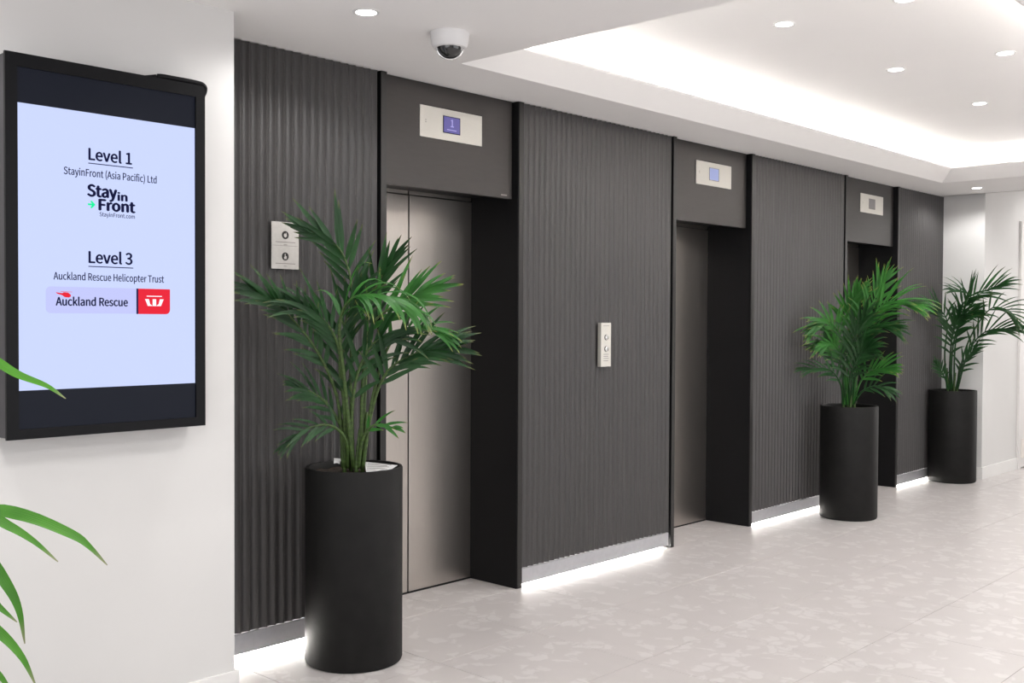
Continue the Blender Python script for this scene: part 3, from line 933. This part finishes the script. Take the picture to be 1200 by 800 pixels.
PALM_B = ((-3.532, 7.442), (0.9034, 0.4288), (0.4288, -0.9034), [
  ([(0.016, 0.0, 0.827), (0.042, 0.02, 1.168), (0.093, 0.02, 1.43), (0.174, 0.0, 1.618), (0.231, 0.0, 1.754)], 14, 0.4, 0.26, 0.024, 0.0, 0.1, 1),
  ([(0.028, 0.0, 0.828), (0.06, 0.05, 1.138), (0.127, 0.1, 1.431), (0.252, 0.15, 1.578), (0.409, 0.2, 1.565)], 18, 0.4, 0.34, 0.026, 0.5, 0.5, 1),
  ([(-0.032, 0.0, 0.826), (-0.035, 0.05, 1.105), (-0.066, 0.1, 1.324), (-0.144, 0.16, 1.436), (-0.237, 0.2, 1.392)], 14, 0.35, 0.26, 0.03, 0.3, 0.4, 1),
  ([(-0.008, 0.0, 0.827), (-0.007, 0.03, 1.292), (-0.009, 0.05, 1.505), (0.043, 0.05, 1.642)], 14, 0.4, 0.26, 0.03, 0.0, 0.1, 1),
  ([(-0.044, 0.0, 0.826), (-0.063, 0.05, 0.979), (-0.141, 0.12, 1.087), (-0.294, 0.2, 1.094)], 9, 0.4, 0.2, 0.024, 0.4, 0.35, 0),
  ([(0.028, 0.0, 0.828), (0.074, 0.05, 0.995), (0.154, 0.1, 1.086), (0.269, 0.14, 1.114)], 9, 0.4, 0.22, 0.026, 0.2, 0.3, 1),
  ([(0.028, 0.0, 0.828), (0.086, 0.04, 0.926), (0.179, 0.08, 0.974), (0.272, 0.1, 0.947)], 7, 0.4, 0.16, 0.022, 0.3, 0.35, 0),
  ([(-0.008, 0.0, 0.827), (-0.034, 0.06, 1.105), (-0.107, 0.14, 1.269), (-0.177, 0.2, 1.269)], 14, 0.35, 0.26, 0.03, 0.3, 0.5, 1),
  ([(0.016, 0.0, 0.827), (0.048, 0.06, 1.2), (0.15, 0.12, 1.394), (0.288, 0.16, 1.395)], 14, 0.35, 0.26, 0.026, 0.4, 0.4, 0),
  ([(0.01, 0.0, 0.827), (0.025, 0.08, 1.107), (0.034, 0.16, 1.326), (0.09, 0.2, 1.467)], 14, 0.3, 0.28, 0.03, 0.1, 0.4, 0),
  ([(-0.02, 0.0, 0.826), (-0.064, 0.08, 1.106), (-0.143, 0.1, 1.242), (-0.201, 0.2, 1.281)], 12, 0.3, 0.24, 0.028, 0.1, 0.3, 0),
  ([(-0.002, 0.0, 0.827), (0.008, 0.08, 1.045), (0.07, 0.16, 1.204), (0.128, 0.2, 1.236)], 12, 0.3, 0.24, 0.026, 0.2, 0.5, 0),
])
PALM_C = ((-3.656, 9.78), (0.9367, 0.3502), (0.3502, -0.9367), [
  ([(0.01, 0.0, 0.828), (0.019, 0.05, 1.261), (0.099, 0.08, 1.583), (0.237, 0.1, 1.703), (0.373, 0.12, 1.769)], 12, 0.45, 0.3, 0.024, 0.4, 0.25, 0),
  ([(-0.032, 0.0, 0.827), (-0.016, 0.05, 1.261), (0.044, 0.08, 1.552), (0.126, 0.12, 1.673), (0.013, 0.16, 1.718)], 12, 0.45, 0.26, 0.026, 0.6, 0.4, 0),
  ([(-0.047, 0.0, 0.826), (-0.071, 0.1, 1.146), (-0.053, 0.16, 1.43), (-0.125, 0.22, 1.551), (-0.223, 0.28, 1.565)], 12, 0.45, 0.24, 0.024, 0.3, 0.4, 0),
  ([(0.025, 0.0, 0.829), (0.118, 0.06, 1.247), (0.28, 0.1, 1.537), (0.416, 0.14, 1.552), (0.511, 0.16, 1.448)], 12, 0.45, 0.26, 0.022, 0.5, 0.5, 0),
  ([(0.039, 0.0, 0.829), (0.126, 0.06, 1.171), (0.269, 0.1, 1.356), (0.499, 0.14, 1.388)], 12, 0.4, 0.3, 0.024, 0.3, 0.3, 0),
  ([(-0.018, 0.0, 0.827), (-0.002, 0.08, 1.223), (0.059, 0.14, 1.453), (0.154, 0.2, 1.521)], 14, 0.35, 0.3, 0.028, 0.2, 0.45, 0),
  ([(0.025, 0.0, 0.829), (0.078, 0.05, 1.048), (0.174, 0.08, 1.203)], 8, 0.35, 0.18, 0.024, 0.2, 0.3, 0),
  ([(-0.032, 0.0, 0.827), (-0.077, 0.05, 0.952), (-0.134, 0.1, 1.06)], 7, 0.4, 0.14, 0.02, 0.3, 0.3, 0),
  ([(-0.004, 0.0, 0.828), (-0.022, 0.1, 1.185), (0.017, 0.2, 1.415), (0.058, 0.24, 1.475)], 12, 0.3, 0.26, 0.028, 0.3, 0.5, 0),
])
PALM_D = ((-2.585, 0.778), (0.2882, 0.9576), (0.9576, -0.2882), [
  ([(0.103, -0.06, 1.382), (0.19, -0.06, 1.361), (0.262, -0.06, 1.314), (0.327, -0.06, 1.284), (0.369, -0.06, 1.252)], 0.024),
  ([(0.117, -0.04, 0.925), (0.187, -0.04, 0.997), (0.277, -0.04, 0.981), (0.38, -0.04, 0.926), (0.418, -0.04, 0.893), (0.459, -0.04, 0.843)], 0.032),
  ([(0.116, -0.02, 0.929), (0.177, -0.02, 0.997), (0.239, -0.02, 0.964), (0.293, -0.02, 0.922), (0.345, -0.02, 0.868)], 0.026),
  ([(0.115, 0.0, 0.932), (0.184, 0.0, 0.906), (0.233, 0.0, 0.831), (0.258, 0.0, 0.769), (0.27, 0.0, 0.689)], 0.028),
  ([(0.097, 0.02, 0.824), (0.173, 0.02, 0.833), (0.217, 0.02, 0.785), (0.252, 0.02, 0.747)], 0.02),
  ([(0.096, 0.04, 0.772), (0.163, 0.04, 0.772), (0.215, 0.04, 0.732), (0.26, 0.04, 0.67), (0.289, 0.04, 0.6)], 0.028),
  ([(0.094, 0.06, 0.645), (0.161, 0.06, 0.662), (0.204, 0.06, 0.65), (0.239, 0.06, 0.597)], 0.026),
])


palm(PALM_A, 'tall potted palm in charcoal cylinder before the first lift', True)
palm(PALM_B, 'bushy potted palm in charcoal cylinder between second and third lifts', False)
palm(PALM_C, 'farthest potted palm in charcoal cylinder beside the white end wall', False, -3.84)

# the plant whose leaf tips reach in from the left
c, u, w, leaves = PALM_D
t = thing('potted_palm', (c[0], c[1], 0), 'foreground palm at left edge, only bright green leaf tips showing', 'potted palm', 'potted palms in tall charcoal cylinder planters')
planter(c, None, t)
U = Vector((u[0], u[1], 0)); W = Vector((w[0], w[1], 0))
canes(t, U, W, ((-0.03, 0.0, 1.0, 0.0), (0.03, 0.02, 0.95, 0.02)))
for pts, wd in leaves:
    P_ = [U * a + W * b + Vector((0, 0, z)) for a, b, z in pts]
    stalk = catmull([Vector((0, 0, 0.80)), (P_[0] * 0.45 + Vector((0, 0, 0.80)) * 0.55) + Vector((0, 0, 0.06)), P_[0]], 12)
    bm = bmesh.new()
    tube_bm(bm, stalk, [0.005 - 0.0002 * k for k in range(13)], 7)
    fr = done(bm, 'frond', M_STEM, t, True)
    path = catmull(P_, 20)
    b2 = bmesh.new(); uv2 = b2.loops.layers.uv.new('UVMap')
    rows = []
    for k, p in enumerate(path):
        s = k / 20
        T = (path[min(k + 1, 20)] - path[max(k - 1, 0)]).normalized()
        sd = T.cross((W + Vector((0, 0, 0.8))).normalized()).normalized()
        nn = sd.cross(T)
        h_ = wd * 0.5 * (0.5 + 0.5 * min(1, s * 3)) * (1 - max(0, (s - 0.35) / 0.65) ** 1.1) ** 0.9 + 0.0012
        rows.append(([b2.verts.new(p - sd * h_), b2.verts.new(p - nn * h_ * 0.35), b2.verts.new(p + sd * h_)], s))
    for (a, sa), (b, sb) in zip(rows, rows[1:]):
        for k in range(2):
            f = b2.faces.new((a[k], a[k + 1], b[k + 1], b[k])); f.smooth = True
            for lp, uv in zip(f.loops, ((sa, k / 2), (sa, (k + 1) / 2), (sb, (k + 1) / 2), (sb, k / 2))):
                lp[uv2].uv = uv
    me = bpy.data.meshes.new('leaflet'); b2.to_mesh(me); b2.free()
    link('leaflet', me, M_LEAFF, fr)

# folded printed sheet lying on the soil and rim of the nearest planter
Uv, Wv = Vector((PALM_A[1][0], PALM_A[1][1], 0)), Vector((PALM_A[2][0], PALM_A[2][1], 0))
C0 = Vector((PALM_A[0][0], PALM_A[0][1], 0))


def sheet(name, corners, thick, m):
    bm = bmesh.new()
    n = 8
    g_ = []
    for i in range(n + 1):
        row = []
        for j in range(n + 1):
            a, b = i / n, j / n
            q = (corners[0].lerp(corners[1], a)).lerp(corners[3].lerp(corners[2], a), b)
            row.append(bm.verts.new(q + Vector((0, 0, 0.004 * math.sin(a * 3.1) * (1 - b)))))
        g_.append(row)
    for i in range(n):
        for j in range(n):
            bm.faces.new((g_[i][j], g_[i + 1][j], g_[i + 1][j + 1], g_[i][j + 1]))
    r = bmesh.ops.extrude_face_region(bm, geom=list(bm.faces))
    for v in r['geom']:
        if isinstance(v, bmesh.types.BMVert):
            v.co.z += thick
    return done(bm, name, m)


K = lambda u_, w_, z_: C0 + Uv * u_ + Wv * w_ + Vector((0, 0, z_))
ps = sheet('printed_sheet', [K(0.050, 0.12, 0.806), K(0.150, 0.11, 0.818), K(0.182, 0.02, 0.8235), K(0.045, -0.07, 0.828)], 0.0015, M_PAPER)
tag(ps, 'white printed sheet lying in the rim of the nearest planter', 'paper')
for k in range(5):
    a = 0.12 + 0.17 * k
    q0 = K(0.035, 0.12, 0.806).lerp(K(0.045, -0.07, 0.828), a); q1 = K(0.150, 0.11, 0.818).lerp(K(0.182, 0.02, 0.8235), a)
    s0 = q0.lerp(q1, 0.12) + Vector((0, 0, 0.0052)); s1 = q0.lerp(q1, 0.85 - 0.1 * (k % 2)) + Vector((0, 0, 0.0042))
    bm = bmesh.new(); tube_bm(bm, [s0, (s0 + s1) / 2 + Vector((0, 0, 0.001)), s1], [0.0012] * 3, 4)
    done(bm, 'printed_line', M_INKGREY, ps)
ps2 = sheet('paper_scrap', [K(-0.085, 0.02, 0.835), K(-0.06, 0.0, 0.830), K(-0.055, -0.05, 0.846), K(-0.085, -0.04, 0.850)], 0.001, M_PAPER)
tag(ps2, 'small crumpled white paper scrap behind the nearest palm stems', 'paper')
